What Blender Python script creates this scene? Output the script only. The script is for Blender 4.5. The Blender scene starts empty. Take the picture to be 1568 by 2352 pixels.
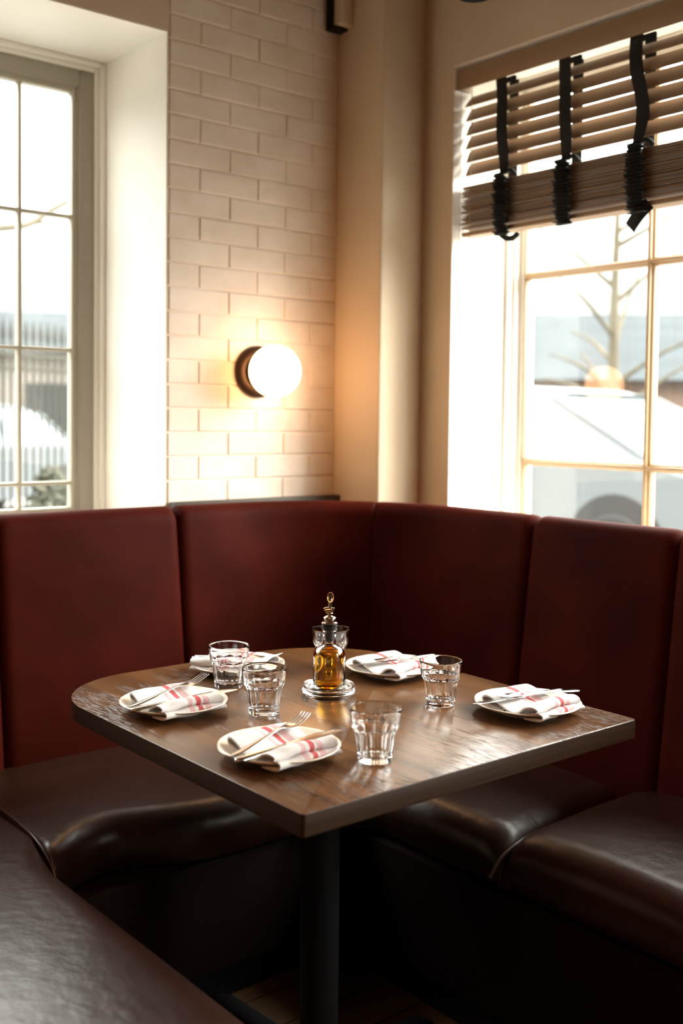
import bpy, bmesh, math, random
from mathutils import Vector, Matrix
R = math.radians
random.seed(7)
sc = bpy.context.scene
COL = sc.collection

# ------------------------------------------------------------------ camera
cam_d = bpy.data.cameras.new('camera')
cam = bpy.data.objects.new('camera', cam_d); COL.objects.link(cam); sc.camera = cam
cam_d.sensor_fit = 'VERTICAL'; cam_d.sensor_height = 36; cam_d.sensor_width = 24
cam_d.lens = 2469.22 / 2352 * 36
cam_d.shift_y = -(1176 - 1055.19) / 2352
cam_d.clip_start = 0.05; cam_d.clip_end = 300
cf = Vector((0.63621299, 0.77045075, -0.04048051))
cr = Vector((0.77133315, -0.63632248, 0.01178449))
cu = Vector((0.01667929, 0.03872141, 0.99911083))
cam.matrix_world = Matrix(((cr.x, cu.x, -cf.x, 0), (cr.y, cu.y, -cf.y, 0), (cr.z, cu.z, -cf.z, 1.30), (0, 0, 0, 1)))
cam_d.dof.use_dof = True
cam_d.dof.focus_distance = 2.05
cam_d.dof.aperture_fstop = 2.6

# ------------------------------------------------------------------ render view, world
sc.view_settings.view_transform = 'Standard'
sc.view_settings.look = 'None'
sc.view_settings.gamma = 1
sc.view_settings.exposure = 1.34
sc.view_settings.use_curve_mapping = False
sc.render.engine = 'CYCLES'
sc.cycles.use_denoising = True
sc.cycles.max_bounces = 12
sc.cycles.diffuse_bounces = 5
sc.cycles.glossy_bounces = 5
sc.cycles.transmission_bounces = 12
sc.cycles.transparent_max_bounces = 16
sc.cycles.sample_clamp_indirect = 12
SKY_LOW, SKY_HIGH, SKY_SUN = 0.50, 6.0, 10.0      # horizon haze, upper cloud, hazy sun behind thin cloud
w = bpy.data.worlds.new('sky'); sc.world = w; w.use_nodes = True
bg = w.node_tree.nodes['Background']
bg.inputs[0].default_value = (1.0, 0.975, 0.925, 1)
wn = w.node_tree.nodes; wl = w.node_tree.links
wtc = wn.new('ShaderNodeTexCoord'); wsx = wn.new('ShaderNodeSeparateXYZ'); wl.new(wtc.outputs['Generated'], wsx.inputs[0])
wmr = wn.new('ShaderNodeMapRange'); wmr.interpolation_type = 'SMOOTHSTEP'
for i_, v_ in enumerate((.05, .52, SKY_LOW, SKY_HIGH)): wmr.inputs[i_ + 1].default_value = v_
wl.new(wsx.outputs[2], wmr.inputs[0])
wdt = wn.new('ShaderNodeVectorMath'); wdt.operation = 'DOT_PRODUCT'; wdt.inputs[1].default_value = Vector((.80, -.42, .42)).normalized()
wl.new(wtc.outputs['Generated'], wdt.inputs[0])
wlb = wn.new('ShaderNodeMapRange'); wlb.interpolation_type = 'SMOOTHSTEP'
for i_, v_ in enumerate((.72, 1.0, 0, SKY_SUN)): wlb.inputs[i_ + 1].default_value = v_
wl.new(wdt.outputs['Value'], wlb.inputs[0])
wad = wn.new('ShaderNodeMath'); wad.operation = 'ADD'; wl.new(wmr.outputs[0], wad.inputs[0]); wl.new(wlb.outputs[0], wad.inputs[1]); wl.new(wad.outputs[0], bg.inputs[1])

def area(name, loc, rot, sx, sy, power, col, portal=False):
    l = bpy.data.lights.new(name, 'AREA'); l.shape = 'RECTANGLE'; l.size = sx; l.size_y = sy
    l.energy = power; l.color = col
    o = bpy.data.objects.new(name, l); COL.objects.link(o); o.location = loc; o.rotation_euler = rot
    l.cycles.is_portal = portal
    return o
# daylight portals in the window openings, warm fill light further back in the room
area('window_light_left', (0.88, 3.06, 1.62), (R(-90), 0, 0), 1.3, 1.46, 1, (1, 1, 1), True)
area('window_light_right', (2.70, 1.40, 1.62), (0, R(90), 0), 1.46, 1.8, 1, (1, 1, 1), True)
area('added_window_light', (2.70, -0.75, 1.62), (0, R(90), 0), 1.46, 1.7, 1, (1, 1, 1), True)  # portal of the unseen window added for more daylight
area('room_fill', (-0.4, -0.2, 2.85), (0, 0, 0), 1.6, 1.6, 10, (1.0, 0.40, 0.13))  # unseen warm fill, added to lift the brightness of the room

# ------------------------------------------------------------------ materials
def mat(name, col, rough=0.5, **k):
    m = bpy.data.materials.new(name); m.use_nodes = True
    b = m.node_tree.nodes['Principled BSDF']
    b.inputs['Base Color'].default_value = (*col, 1); b.inputs['Roughness'].default_value = rough
    for a, v in k.items():
        b.inputs[a.replace('_', ' ')].default_value = v
    return m
def nd(m, t): return m.node_tree.nodes.new(t)
def ln(m, a, b): m.node_tree.links.new(a, b)
def pb(m): return m.node_tree.nodes['Principled BSDF']
def vary(m, c1, c2, scale=(5, 5, 5), detail=5, lo=.35, hi=.65, bump=0, bdist=.002, bscale=None, coord='Object', rough=None):
    """two-tone noise in the base colour, optional bump and roughness variation"""
    tc = nd(m, 'ShaderNodeTexCoord'); mp = nd(m, 'ShaderNodeMapping'); mp.inputs['Scale'].default_value = scale
    nz = nd(m, 'ShaderNodeTexNoise'); nz.inputs['Scale'].default_value = 1; nz.inputs['Detail'].default_value = detail
    rp = nd(m, 'ShaderNodeValToRGB'); rp.color_ramp.elements[0].position = lo; rp.color_ramp.elements[1].position = hi
    rp.color_ramp.elements[0].color = (*c1, 1); rp.color_ramp.elements[1].color = (*c2, 1)
    ln(m, tc.outputs[coord], mp.inputs[0]); ln(m, mp.outputs[0], nz.inputs['Vector']); ln(m, nz.outputs[0], rp.inputs[0])
    ln(m, rp.outputs[0], pb(m).inputs['Base Color'])
    if rough:
        mr = nd(m, 'ShaderNodeMapRange'); mr.inputs[3].default_value, mr.inputs[4].default_value = rough
        ln(m, nz.outputs[0], mr.inputs[0]); ln(m, mr.outputs[0], pb(m).inputs['Roughness'])
    if bump:
        n2 = nz
        if bscale:
            mp2 = nd(m, 'ShaderNodeMapping'); mp2.inputs['Scale'].default_value = bscale
            n2 = nd(m, 'ShaderNodeTexNoise'); n2.inputs['Scale'].default_value = 1; n2.inputs['Detail'].default_value = 6
            ln(m, tc.outputs[coord], mp2.inputs[0]); ln(m, mp2.outputs[0], n2.inputs['Vector'])
        bp = nd(m, 'ShaderNodeBump'); bp.inputs['Strength'].default_value = bump; bp.inputs['Distance'].default_value = bdist
        ln(m, n2.outputs[0], bp.inputs['Height']); ln(m, bp.outputs[0], pb(m).inputs['Normal'])
    return m

CREAM = (0.70, 0.585, 0.43)
M = {}
M['paint'] = vary(mat('cream_wall_paint', CREAM, .6), (.67, .535, .375), (.70, .57, .41), (3, 3, 3), bump=.15, bdist=.001, bscale=(60, 60, 60))
M['reveal'] = mat('cream_reveal_paint', (.91, .87, .79), .5)
M['brick'] = vary(mat('painted_brick', (.7, .6, .48), .55), (.79, .68, .56), (.86, .76, .65), (9, 9, 14), bump=.4, bdist=.003, bscale=(35, 35, 35))
M['dark_paint'] = mat('dark_brown_wall_paint', (.16, .095, .055), .6)
M['ceil'] = mat('ceiling_paint', (.14, .09, .055), .8)
M['olive'] = mat('olive_grey_frame_paint', (.36, .32, .26), .45)
M['tan'] = mat('tan_window_paint', (.46, .31, .17), .45)
M['white_frame'] = mat('white_window_paint', (.86, .83, .76), .45)
M['velvet'] = vary(mat('red_upholstery', (.16, .02, .013), .62, Sheen_Weight=.09, Sheen_Roughness=.28, Sheen_Tint=(1, .30, .20, 1)),
                   (.033, .0030, .0012), (.050, .0048, .0020), (6, 6, 6), bump=.12, bdist=.001, bscale=(220, 220, 220))
M['velvet'].node_tree.nodes['Principled BSDF'].inputs['Specular IOR Level'].default_value = .04
M['leather'] = vary(mat('dark_brown_leather', (.03, .012, .009), .36), (.025, .0088, .0048), (.036, .0125, .0068), (4, 4, 4),
                    bump=.5, bdist=.0035, bscale=(26, 26, 26), rough=(.28, .42))
pb(M['leather']).inputs['Specular IOR Level'].default_value = .6
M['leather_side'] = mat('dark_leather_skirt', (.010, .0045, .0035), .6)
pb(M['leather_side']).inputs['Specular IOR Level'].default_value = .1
M['piping'] = mat('brown_leather_piping', (.05, .022, .014), .35)
M['black'] = mat('black_cloth_tape', (.012, .012, .012), .85)
M['iron'] = mat('black_cast_iron', (.007, .007, .008), .6, Specular_IOR_Level=.2)
M['bronze'] = mat('dark_bronze', (.055, .032, .02), .35, Metallic=.6)
M['steel'] = mat('polished_steel', (.80, .79, .77), .16, Metallic=1.0)
M['chrome'] = mat('chrome', (.75, .70, .62), .12, Metallic=1.0)
M['rubber'] = mat('black_rubber', (.015, .014, .013), .4)
M['slat'] = vary(mat('brown_slat_wood', (.30, .17, .09), .5), (.29, .20, .125), (.36, .25, .16), (40, 3, 40))
M['rail'] = mat('tan_blind_rail', (.34, .22, .12), .5)
M['cord'] = mat('tan_cord', (.62, .47, .25), .7)
M['plate'] = vary(mat('cream_glazed_china', (.80, .72, .60), .18), (.78, .69, .56), (.83, .76, .65), (12, 12, 12), Specular=None) if False else mat('cream_glazed_china', (.80, .72, .61), .2)
M['device'] = mat('cream_plastic', (.66, .54, .38), .5)
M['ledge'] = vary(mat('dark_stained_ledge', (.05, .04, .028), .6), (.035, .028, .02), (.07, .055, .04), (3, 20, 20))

def glass_mat(name, col=(1, 1, 1), ior=1.48, rough=0.0):
    m = bpy.data.materials.new(name); m.use_nodes = True; nt = m.node_tree; nt.nodes.clear()
    o = nt.nodes.new('ShaderNodeOutputMaterial'); g = nt.nodes.new('ShaderNodeBsdfGlass')
    g.inputs[0].default_value = (*col, 1); g.inputs['Roughness'].default_value = rough; g.inputs['IOR'].default_value = ior
    nt.links.new(g.outputs[0], o.inputs[0]); return m
M['glass'] = glass_mat('clear_glass', (1.0, 1.0, 1.0))
M['oil'] = glass_mat('olive_oil', (.97, .70, .16), 1.47)
# thin window pane: straight-through with a Fresnel sheen
m = bpy.data.materials.new('window_glass'); m.use_nodes = True; nt = m.node_tree; nt.nodes.clear()
o_ = nt.nodes.new('ShaderNodeOutputMaterial'); mx = nt.nodes.new('ShaderNodeMixShader'); fr = nt.nodes.new('ShaderNodeMath')
# Schlick reflectance of a thin pane, the same from both sides
ge = nt.nodes.new('ShaderNodeNewGeometry'); dt = nt.nodes.new('ShaderNodeVectorMath'); dt.operation = 'DOT_PRODUCT'
ab = nt.nodes.new('ShaderNodeMath'); ab.operation = 'ABSOLUTE'; iv = nt.nodes.new('ShaderNodeMath'); iv.operation = 'SUBTRACT'; iv.inputs[0].default_value = 1
pw = nt.nodes.new('ShaderNodeMath'); pw.operation = 'POWER'; pw.inputs[1].default_value = 5
fr.operation = 'MULTIPLY_ADD'; fr.inputs[1].default_value = .96; fr.inputs[2].default_value = .04
nt.links.new(ge.outputs['Normal'], dt.inputs[0]); nt.links.new(ge.outputs['Incoming'], dt.inputs[1]); nt.links.new(dt.outputs['Value'], ab.inputs[0])
nt.links.new(ab.outputs[0], iv.inputs[1]); nt.links.new(iv.outputs[0], pw.inputs[0]); nt.links.new(pw.outputs[0], fr.inputs[0])
tr = nt.nodes.new('ShaderNodeBsdfTransparent'); gl = nt.nodes.new('ShaderNodeBsdfGlossy'); gl.inputs['Roughness'].default_value = .02
tr.inputs[0].default_value = (.96, .98, .97, 1)
nt.links.new(fr.outputs[0], mx.inputs[0]); nt.links.new(tr.outputs[0], mx.inputs[1]); nt.links.new(gl.outputs[0], mx.inputs[2]); nt.links.new(mx.outputs[0], o_.inputs[0])
M['pane'] = m
# lamp globe
m = bpy.data.materials.new('glowing_opal_glass'); m.use_nodes = True; b = pb(m)
b.inputs['Base Color'].default_value = (.9, .85, .75, 1); b.inputs['Emission Color'].default_value = (1, .51, .22, 1); b.inputs['Emission Strength'].default_value = 4.6
M['globe'] = m
# table wood: dark stained oak, grain running along Y
m = mat('dark_stained_oak', (.07, .04, .02), .22, Coat_Weight=.08, Coat_Roughness=.12, Specular_IOR_Level=.28); M['oak'] = m
tc = nd(m, 'ShaderNodeTexCoord')
mp = nd(m, 'ShaderNodeMapping'); mp.inputs['Scale'].default_value = (14, 1.6, 14); mp.inputs['Rotation'].default_value = (0, 0, R(3))
wv = nd(m, 'ShaderNodeTexNoise'); wv.inputs['Scale'].default_value = 1; wv.inputs['Detail'].default_value = 8; wv.inputs['Distortion'].default_value = 1.2
mp2 = nd(m, 'ShaderNodeMapping'); mp2.inputs['Scale'].default_value = (330, 22, 240)
pore = nd(m, 'ShaderNodeTexNoise'); pore.inputs['Scale'].default_value = 1; pore.inputs['Detail'].default_value = 3
rp = nd(m, 'ShaderNodeValToRGB'); e = rp.color_ramp.elements
e[0].position = .3; e[0].color = (.060, .0235, .0085, 1); e[1].position = .7; e[1].color = (.145, .063, .023, 1)
r2 = nd(m, 'ShaderNodeValToRGB'); r2.color_ramp.elements[0].position = .36; r2.color_ramp.elements[1].position = .48
# cathedral rings
mpw = nd(m, 'ShaderNodeMapping'); mpw.inputs['Scale'].default_value = (9, .9, 9); mpw.inputs['Location'].default_value = (.3, .2, 0)
wav = nd(m, 'ShaderNodeTexWave'); wav.wave_type = 'RINGS'; wav.inputs['Scale'].default_value = 2.2; wav.inputs['Distortion'].default_value = 5; wav.inputs['Detail'].default_value = 3
wav.inputs['Detail Scale'].default_value = 1.2
mulp = nd(m, 'ShaderNodeMath'); mulp.operation = 'MULTIPLY'
mixp = nd(m, 'ShaderNodeMix'); mixp.data_type = 'RGBA'; mixp.blend_type = 'MULTIPLY'; mixp.inputs[0].default_value = .6
bp = nd(m, 'ShaderNodeBump'); bp.inputs['Strength'].default_value = .55; bp.inputs['Distance'].default_value = .0006
ln(m, tc.outputs['Object'], mp.inputs[0]); ln(m, mp.outputs[0], wv.inputs['Vector']); ln(m, wv.outputs[0], rp.inputs[0])
ln(m, tc.outputs['Object'], mp2.inputs[0]); ln(m, mp2.outputs[0], pore.inputs['Vector']); ln(m, pore.outputs[0], r2.inputs[0])
ln(m, tc.outputs['Object'], mpw.inputs[0]); ln(m, mpw.outputs[0], wav.inputs['Vector'])
addp = nd(m, 'ShaderNodeMath'); addp.operation = 'MAXIMUM'
rw = nd(m, 'ShaderNodeMapRange'); rw.inputs[1].default_value = .25; rw.inputs[2].default_value = .55
ln(m, wav.outputs['Fac'], rw.inputs[0])
ln(m, r2.outputs[0], addp.inputs[0]); ln(m, rw.outputs[0], addp.inputs[1])
ln(m, rp.outputs[0], mixp.inputs[6]); ln(m, addp.outputs[0], mixp.inputs[7]); ln(m, mixp.outputs[2], pb(m).inputs['Base Color'])
ln(m, addp.outputs[0], bp.inputs['Height']); ln(m, bp.outputs[0], pb(m).inputs['Normal'])
M['oak_edge'] = vary(mat('dark_stained_oak_edge', (.03, .014, .006), .38, Specular_IOR_Level=.25), (.020, .009, .004), (.034, .015, .007), (6, 6, 200))
# floor planks
m = mat('dark_oak_planks', (.05, .03, .015), .5); M['floor'] = m
tc = nd(m, 'ShaderNodeTexCoord'); bk = nd(m, 'ShaderNodeTexBrick'); bk.inputs['Scale'].default_value = 1
bk.inputs['Brick Width'].default_value = 1.2; bk.inputs['Row Height'].default_value = .12; bk.inputs['Mortar Size'].default_value = .003
bk.inputs['Color1'].default_value = (.13, .075, .038, 1); bk.inputs['Color2'].default_value = (.20, .12, .062, 1); bk.inputs['Mortar'].default_value = (.01, .007, .004, 1)
nz = nd(m, 'ShaderNodeTexNoise'); nz.inputs['Scale'].default_value = 1; nz.inputs['Detail'].default_value = 8
mp = nd(m, 'ShaderNodeMapping'); mp.inputs['Scale'].default_value = (3, 40, 1)
mm = nd(m, 'ShaderNodeMix'); mm.data_type = 'RGBA'; mm.blend_type = 'MULTIPLY'; mm.inputs[0].default_value = .8
ln(m, tc.outputs['Object'], bk.inputs['Vector']); ln(m, tc.outputs['Object'], mp.inputs[0]); ln(m, mp.outputs[0], nz.inputs['Vector'])
ln(m, bk.outputs[0], mm.inputs[6]); ln(m, nz.outputs[0], mm.inputs[7]); ln(m, mm.outputs[2], pb(m).inputs['Base Color'])
# napkin cloth: red stripes across the length (U in metres)
m = mat('striped_napkin_cloth', (.86, .82, .80), .85); M['napkin'] = m
uv = nd(m, 'ShaderNodeUVMap'); uv.uv_map = 'UVMap'; sx = nd(m, 'ShaderNodeSeparateXYZ'); ln(m, uv.outputs[0], sx.inputs[0])
prev = None
for c0, hw in ((.008, .0050), (-.0065, .0007), (-.0098, .0007), (-.0131, .0007), (.0195, .0007), (.0228, .0007), (.0261, .0007), (.0294, .0006)):
    cm = nd(m, 'ShaderNodeMath'); cm.operation = 'COMPARE'; cm.inputs[1].default_value = c0; cm.inputs[2].default_value = hw
    ln(m, sx.outputs[0], cm.inputs[0])
    if prev is not None:
        mxn = nd(m, 'ShaderNodeMath'); mxn.operation = 'MAXIMUM'; ln(m, prev, mxn.inputs[0]); ln(m, cm.outputs[0], mxn.inputs[1]); prev = mxn.outputs[0]
    else: prev = cm.outputs[0]
mm = nd(m, 'ShaderNodeMix'); mm.data_type = 'RGBA'; mm.inputs[6].default_value = (.66, .635, .63, 1); mm.inputs[7].default_value = (.52, .085, .095, 1)
ln(m, prev, mm.inputs[0]); ln(m, mm.outputs[2], pb(m).inputs['Base Color'])
tc = nd(m, 'ShaderNodeTexCoord'); nz = nd(m, 'ShaderNodeTexNoise'); nz.inputs['Scale'].default_value = 60; nz.inputs['Detail'].default_value = 4
bp = nd(m, 'ShaderNodeBump'); bp.inputs['Strength'].default_value = .4; bp.inputs['Distance'].default_value = .002
ln(m, tc.outputs['Object'], nz.inputs['Vector']); ln(m, nz.outputs[0], bp.inputs['Height']); ln(m, bp.outputs[0], pb(m).inputs['Normal'])
# outdoors
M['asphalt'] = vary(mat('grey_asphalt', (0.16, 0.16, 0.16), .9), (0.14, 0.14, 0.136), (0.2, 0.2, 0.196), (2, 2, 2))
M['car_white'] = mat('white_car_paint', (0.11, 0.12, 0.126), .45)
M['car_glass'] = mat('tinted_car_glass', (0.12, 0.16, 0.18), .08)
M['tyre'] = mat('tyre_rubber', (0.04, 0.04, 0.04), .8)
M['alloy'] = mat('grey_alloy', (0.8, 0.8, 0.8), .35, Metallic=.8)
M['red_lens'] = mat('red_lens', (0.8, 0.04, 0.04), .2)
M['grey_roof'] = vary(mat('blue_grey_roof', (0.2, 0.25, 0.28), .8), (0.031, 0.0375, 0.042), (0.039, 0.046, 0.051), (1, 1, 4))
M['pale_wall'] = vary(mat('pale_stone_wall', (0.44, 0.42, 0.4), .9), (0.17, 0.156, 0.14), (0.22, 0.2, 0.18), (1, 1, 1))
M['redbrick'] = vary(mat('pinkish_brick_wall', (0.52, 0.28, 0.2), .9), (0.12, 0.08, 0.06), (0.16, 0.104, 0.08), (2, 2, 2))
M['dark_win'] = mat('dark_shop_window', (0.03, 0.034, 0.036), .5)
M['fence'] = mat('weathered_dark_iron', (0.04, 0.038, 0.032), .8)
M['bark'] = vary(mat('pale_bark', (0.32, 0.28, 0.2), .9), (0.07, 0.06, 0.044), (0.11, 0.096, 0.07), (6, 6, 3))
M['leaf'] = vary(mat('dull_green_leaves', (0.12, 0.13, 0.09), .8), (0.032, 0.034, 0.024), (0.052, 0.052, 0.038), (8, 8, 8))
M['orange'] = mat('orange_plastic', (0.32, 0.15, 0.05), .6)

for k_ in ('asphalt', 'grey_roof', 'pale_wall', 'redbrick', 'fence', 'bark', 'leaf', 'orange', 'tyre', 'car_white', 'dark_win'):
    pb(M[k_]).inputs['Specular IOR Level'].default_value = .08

# ------------------------------------------------------------------ helpers
def tag(o, label=None, cat=None, group=None, kind=None):
    if label: o['label'] = label
    if cat: o['category'] = cat
    if group: o['group'] = group
    if kind: o['kind'] = kind
    return o
def empty(name, loc=(0, 0, 0), rz=0):
    o = bpy.data.objects.new(name, None); COL.objects.link(o); o.location = loc; o.rotation_euler = (0, 0, rz)
    o.empty_display_size = .05
    return o
def make(name, bm, m, parent=None, smooth=True, angle=40, loc=None):
    bmesh.ops.recalc_face_normals(bm, faces=bm.faces[:])
    me = bpy.data.meshes.new(name); bm.to_mesh(me); bm.free()
    for p in me.polygons: p.use_smooth = smooth
    if smooth: me.set_sharp_from_angle(angle=R(angle))
    for q in (m if isinstance(m, (list, tuple)) else [m]): me.materials.append(q)
    o = bpy.data.objects.new(name, me); COL.objects.link(o)
    if parent: o.parent = parent
    if loc: o.location = loc
    return o
def copy_tree(o, parent=None):
    c = o.copy(); COL.objects.link(c)
    if parent: c.parent = parent
    for ch in list(o.children): copy_tree(ch, c)
    return c
def box(bm, lo, hi, bev=0.0, seg=2, mtx=None):
    r = bmesh.ops.create_cube(bm, size=1)
    vs = r['verts']
    for v in vs:
        v.co = Vector(((lo[i] + hi[i]) / 2 + v.co[i] * (hi[i] - lo[i]) for i in range(3)))
    if bev > 0:
        es = list({e for v in vs for e in v.link_edges})
        rr = bmesh.ops.bevel(bm, geom=es, offset=bev, segments=seg, affect='EDGES', profile=.5)
        vs = list({v for f in rr['faces'] for v in f.verts} | {v for v in vs if v.is_valid})
    if mtx is not None:
        for v in vs: v.co = mtx @ v.co
    return vs
def lathe(bm, prof, n=48, center=(0, 0, 0), axis='Z', fr=None):
    """prof: (radius, height) from one end to the other; closed with caps where radius is 0"""
    rings = []
    for (r, z) in prof:
        ring = []
        if r < 1e-6:
            ring = [bm.verts.new((0, 0, z))]
        else:
            for i in range(n):
                a = 2 * math.pi * i / n
                rr = r if fr is None else fr(a, z, r)
                ring.append(bm.verts.new((rr * math.cos(a), rr * math.sin(a), z)))
        rings.append(ring)
    for a, b in zip(rings, rings[1:]):
        if len(a) == 1 and len(b) == 1: continue
        for i in range(n):
            j = (i + 1) % n
            if len(a) == 1: bm.faces.new((a[0], b[i], b[j]))
            elif len(b) == 1: bm.faces.new((a[i], a[j], b[0]))
            else: bm.faces.new((a[i], a[j], b[j], b[i]))
    c = Vector(center)
    for ring in rings:
        for v in ring:
            p = v.co.copy()
            if axis == 'Y': p = Vector((p.x, -p.z, p.y))
            if axis == 'X': p = Vector((p.z, p.x, p.y))
            v.co = p + c
def tube(bm, pts, rad, n=10, caps=True):
    pts = [Vector(p) for p in pts]; rad = rad if isinstance(rad, (list, tuple)) else [rad] * len(pts)
    rings = []; up = None
    for i, p in enumerate(pts):
        t = (pts[min(i + 1, len(pts) - 1)] - pts[max(i - 1, 0)]).normalized()
        if up is None: up = t.orthogonal().normalized()
        up = (up - t * up.dot(t)).normalized(); s = t.cross(up)
        rings.append([bm.verts.new(p + (up * math.cos(2 * math.pi * k / n) + s * math.sin(2 * math.pi * k / n)) * rad[i]) for k in range(n)])
    for a, b in zip(rings, rings[1:]):
        for k in range(n): bm.faces.new((a[k], a[(k + 1) % n], b[(k + 1) % n], b[k]))
    if caps: bm.faces.new(rings[0][::-1]); bm.faces.new(rings[-1])
def grid(bm, rows, close_u=False, close_v=False, cap=False):
    """rows of points -> quads; close_v closes each row into a loop"""
    vs = [[bm.verts.new(p) for p in row] for row in rows]
    nu, nv = len(vs), len(vs[0])
    for i in range(nu - (0 if close_u else 1)):
        for j in range(nv - (0 if close_v else 1)):
            bm.faces.new((vs[i][j], vs[(i + 1) % nu][j], vs[(i + 1) % nu][(j + 1) % nv], vs[i][(j + 1) % nv]))
    if cap and close_v:
        bm.faces.new(vs[0]); bm.faces.new(vs[-1][::-1])
    return vs
def prism(bm, outline, z0, z1, bev=0, seg=3):
    lo = [bm.verts.new((x, y, z0)) for x, y in outline]; hi = [bm.verts.new((x, y, z1)) for x, y in outline]
    n = len(lo); bm.faces.new(lo[::-1]); top = bm.faces.new(hi)
    for i in range(n): bm.faces.new((lo[i], lo[(i + 1) % n], hi[(i + 1) % n], hi[i]))
    if bev: bmesh.ops.bevel(bm, geom=list(top.edges), offset=bev, segments=seg, affect='EDGES', profile=.5)
def smoothpath(pts, k=6):
    """Catmull-Rom through 2-D/3-D points"""
    P = [Vector(p) for p in pts]; out = []
    for i in range(len(P) - 1):
        a, b, c, d = P[max(i - 1, 0)], P[i], P[i + 1], P[min(i + 2, len(P) - 1)]
        for j in range(k):
            t = j / k
            out.append(.5 * ((2 * b) + (c - a) * t + (2 * a - 5 * b + 4 * c - d) * t * t + (3 * b - a - 3 * c + d) * t ** 3))
    out.append(P[-1]); return out
def NB(): return bmesh.new()

# ------------------------------------------------------------------ room shell
YW, XW = 2.62, 2.30                      # inner faces of the left and right walls
OXL, OXR, OZ0, OZT = 0.20, 1.529, 0.92, 2.349   # left opening
def struct(name, bm, m, **k):
    return tag(make(name, bm, m, **k), kind='structure')
bm = NB()
box(bm, (-3, YW, 0), (OXL, 3.10, 2.9)); box(bm, (OXL, YW, 0), (OXR, 3.10, OZ0)); box(bm, (OXL, YW, OZT), (OXR, 3.10, 2.9))
box(bm, (OXR, YW + .016, 0), (XW + .4, 3.10, 2.9))
wall_left = struct('wall_left', bm, M['paint'], smooth=False)
# painted brick facing of the pier
bm = NB(); rnd = random.Random(3)
PH = .0678; z0 = 1.045 - PH
k = 0; BX0, BX1 = 1.536, 2.132
while z0 + k * PH < 2.86:
    zb = z0 + k * PH
    first = 1.635 if k % 2 == 0 else 1.735
    xs = [BX0] + [x for x in [first - .2 + .1995 * i for i in range(5)] if BX0 + .025 < x < BX1 - .012] + [BX1]
    for a, b in zip(xs, xs[1:]):
        g = .0020
        d = rnd.uniform(0, .0016)
        a2, b2 = a + g * (a > BX0) + rnd.uniform(-.001, .001), b - g * (b < BX1)
        box(bm, (a2, YW - d + .0015, zb + g + rnd.uniform(-.001, .001)), (b2, YW + .03, zb + PH - g + rnd.uniform(-.0008, .0008)), .0026, 2)
    k += 1
# thin painted mortar bed between the bricks
box(bm, (BX0 - .004, YW + .0045, 0.9), (BX1, YW + .03, 2.9))
brick_face = struct('brick_face', bm, M['brick'], smooth=False); brick_face.parent = wall_left
# pilaster in the corner
bm = NB(); box(bm, (2.132, 2.409, 0), (XW + .02, YW + .03, 2.9), .006, 2)
struct('trim_1', bm, M['paint'], angle=15)
# right wall with its opening
RY0, RY1, RZ0, RZT = 0.42, 2.284, 0.90, 2.338
bm = NB()
box(bm, (XW, RY1, 0), (XW + .36, 2.70, 2.9)); box(bm, (XW, -3, 0), (XW + .36, -1.60, 2.9)); box(bm, (XW, .10, 0), (XW + .36, RY0, 2.9))
box(bm, (XW, -1.60, 0), (XW + .36, .10, RZ0)); box(bm, (XW, -1.60, RZT), (XW + .36, .10, 2.9))
box(bm, (XW, RY0, 0), (XW + .36, RY1, RZ0)); box(bm, (XW, RY0, RZT), (XW + .36, RY1, 2.9))
wall_right = struct('wall_right', bm, M['paint'], smooth=False)
# lighter paint lining the deep window reveals
def lining(name, quads, parent, m=M['reveal']):
    bm = NB()
    for lo, hi in quads: box(bm, lo, hi)
    o = struct(name, bm, m, smooth=False); o.parent = parent; return o
t = .003
lining('window_reveal', [((OXR - t, YW + .001, OZ0), (OXR, 3.0, OZT)), ((OXL, YW + .001, OZ0), (OXL + t, 3.0, OZT)),
                  ((OXL + t, YW + .001, OZT - t), (OXR - t, 3.0, OZT)), ((OXL + t, YW + .001, OZ0), (OXR - t, 3.0, OZ0 + t))], wall_left)
lining('window_reveal', [((XW + .001, RY1 - t, RZ0), (XW + .30, RY1, RZT)), ((XW + .001, RY0, RZ0), (XW + .30, RY0 + t, RZT)),
                  ((XW + .001, RY0 + t, RZT - t), (XW + .30, RY1 - t, RZT)), ((XW + .001, RY0 + t, RZ0), (XW + .30, RY1 - t, RZ0 + t))], wall_right)
bm = NB(); box(bm, (-3.2, -3.2, -.1), (XW + .36, 3.1, 0)); struct('floor', bm, M['floor'], smooth=False)
bm = NB(); box(bm, (-3.2, -3.2, 2.9), (XW + .36, 3.1, 3.0)); struct('ceiling', bm, M['ceil'], smooth=False)
bm = NB(); box(bm, (-3.2, -3.2, 0), (-3, 3.1, 2.9)); struct('wall_far_left', bm, M['dark_paint'], smooth=False)
bm = NB(); box(bm, (-3, -3.2, 0), (XW + .36, -3, 2.9)); struct('wall_back', bm, M['dark_paint'], smooth=False)
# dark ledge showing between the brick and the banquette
bm = NB(); box(bm, (1.536, 2.585, 1.0), (2.131, YW - .0045, 1.054), .003); struct('trim_2', bm, M['ledge'])

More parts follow.
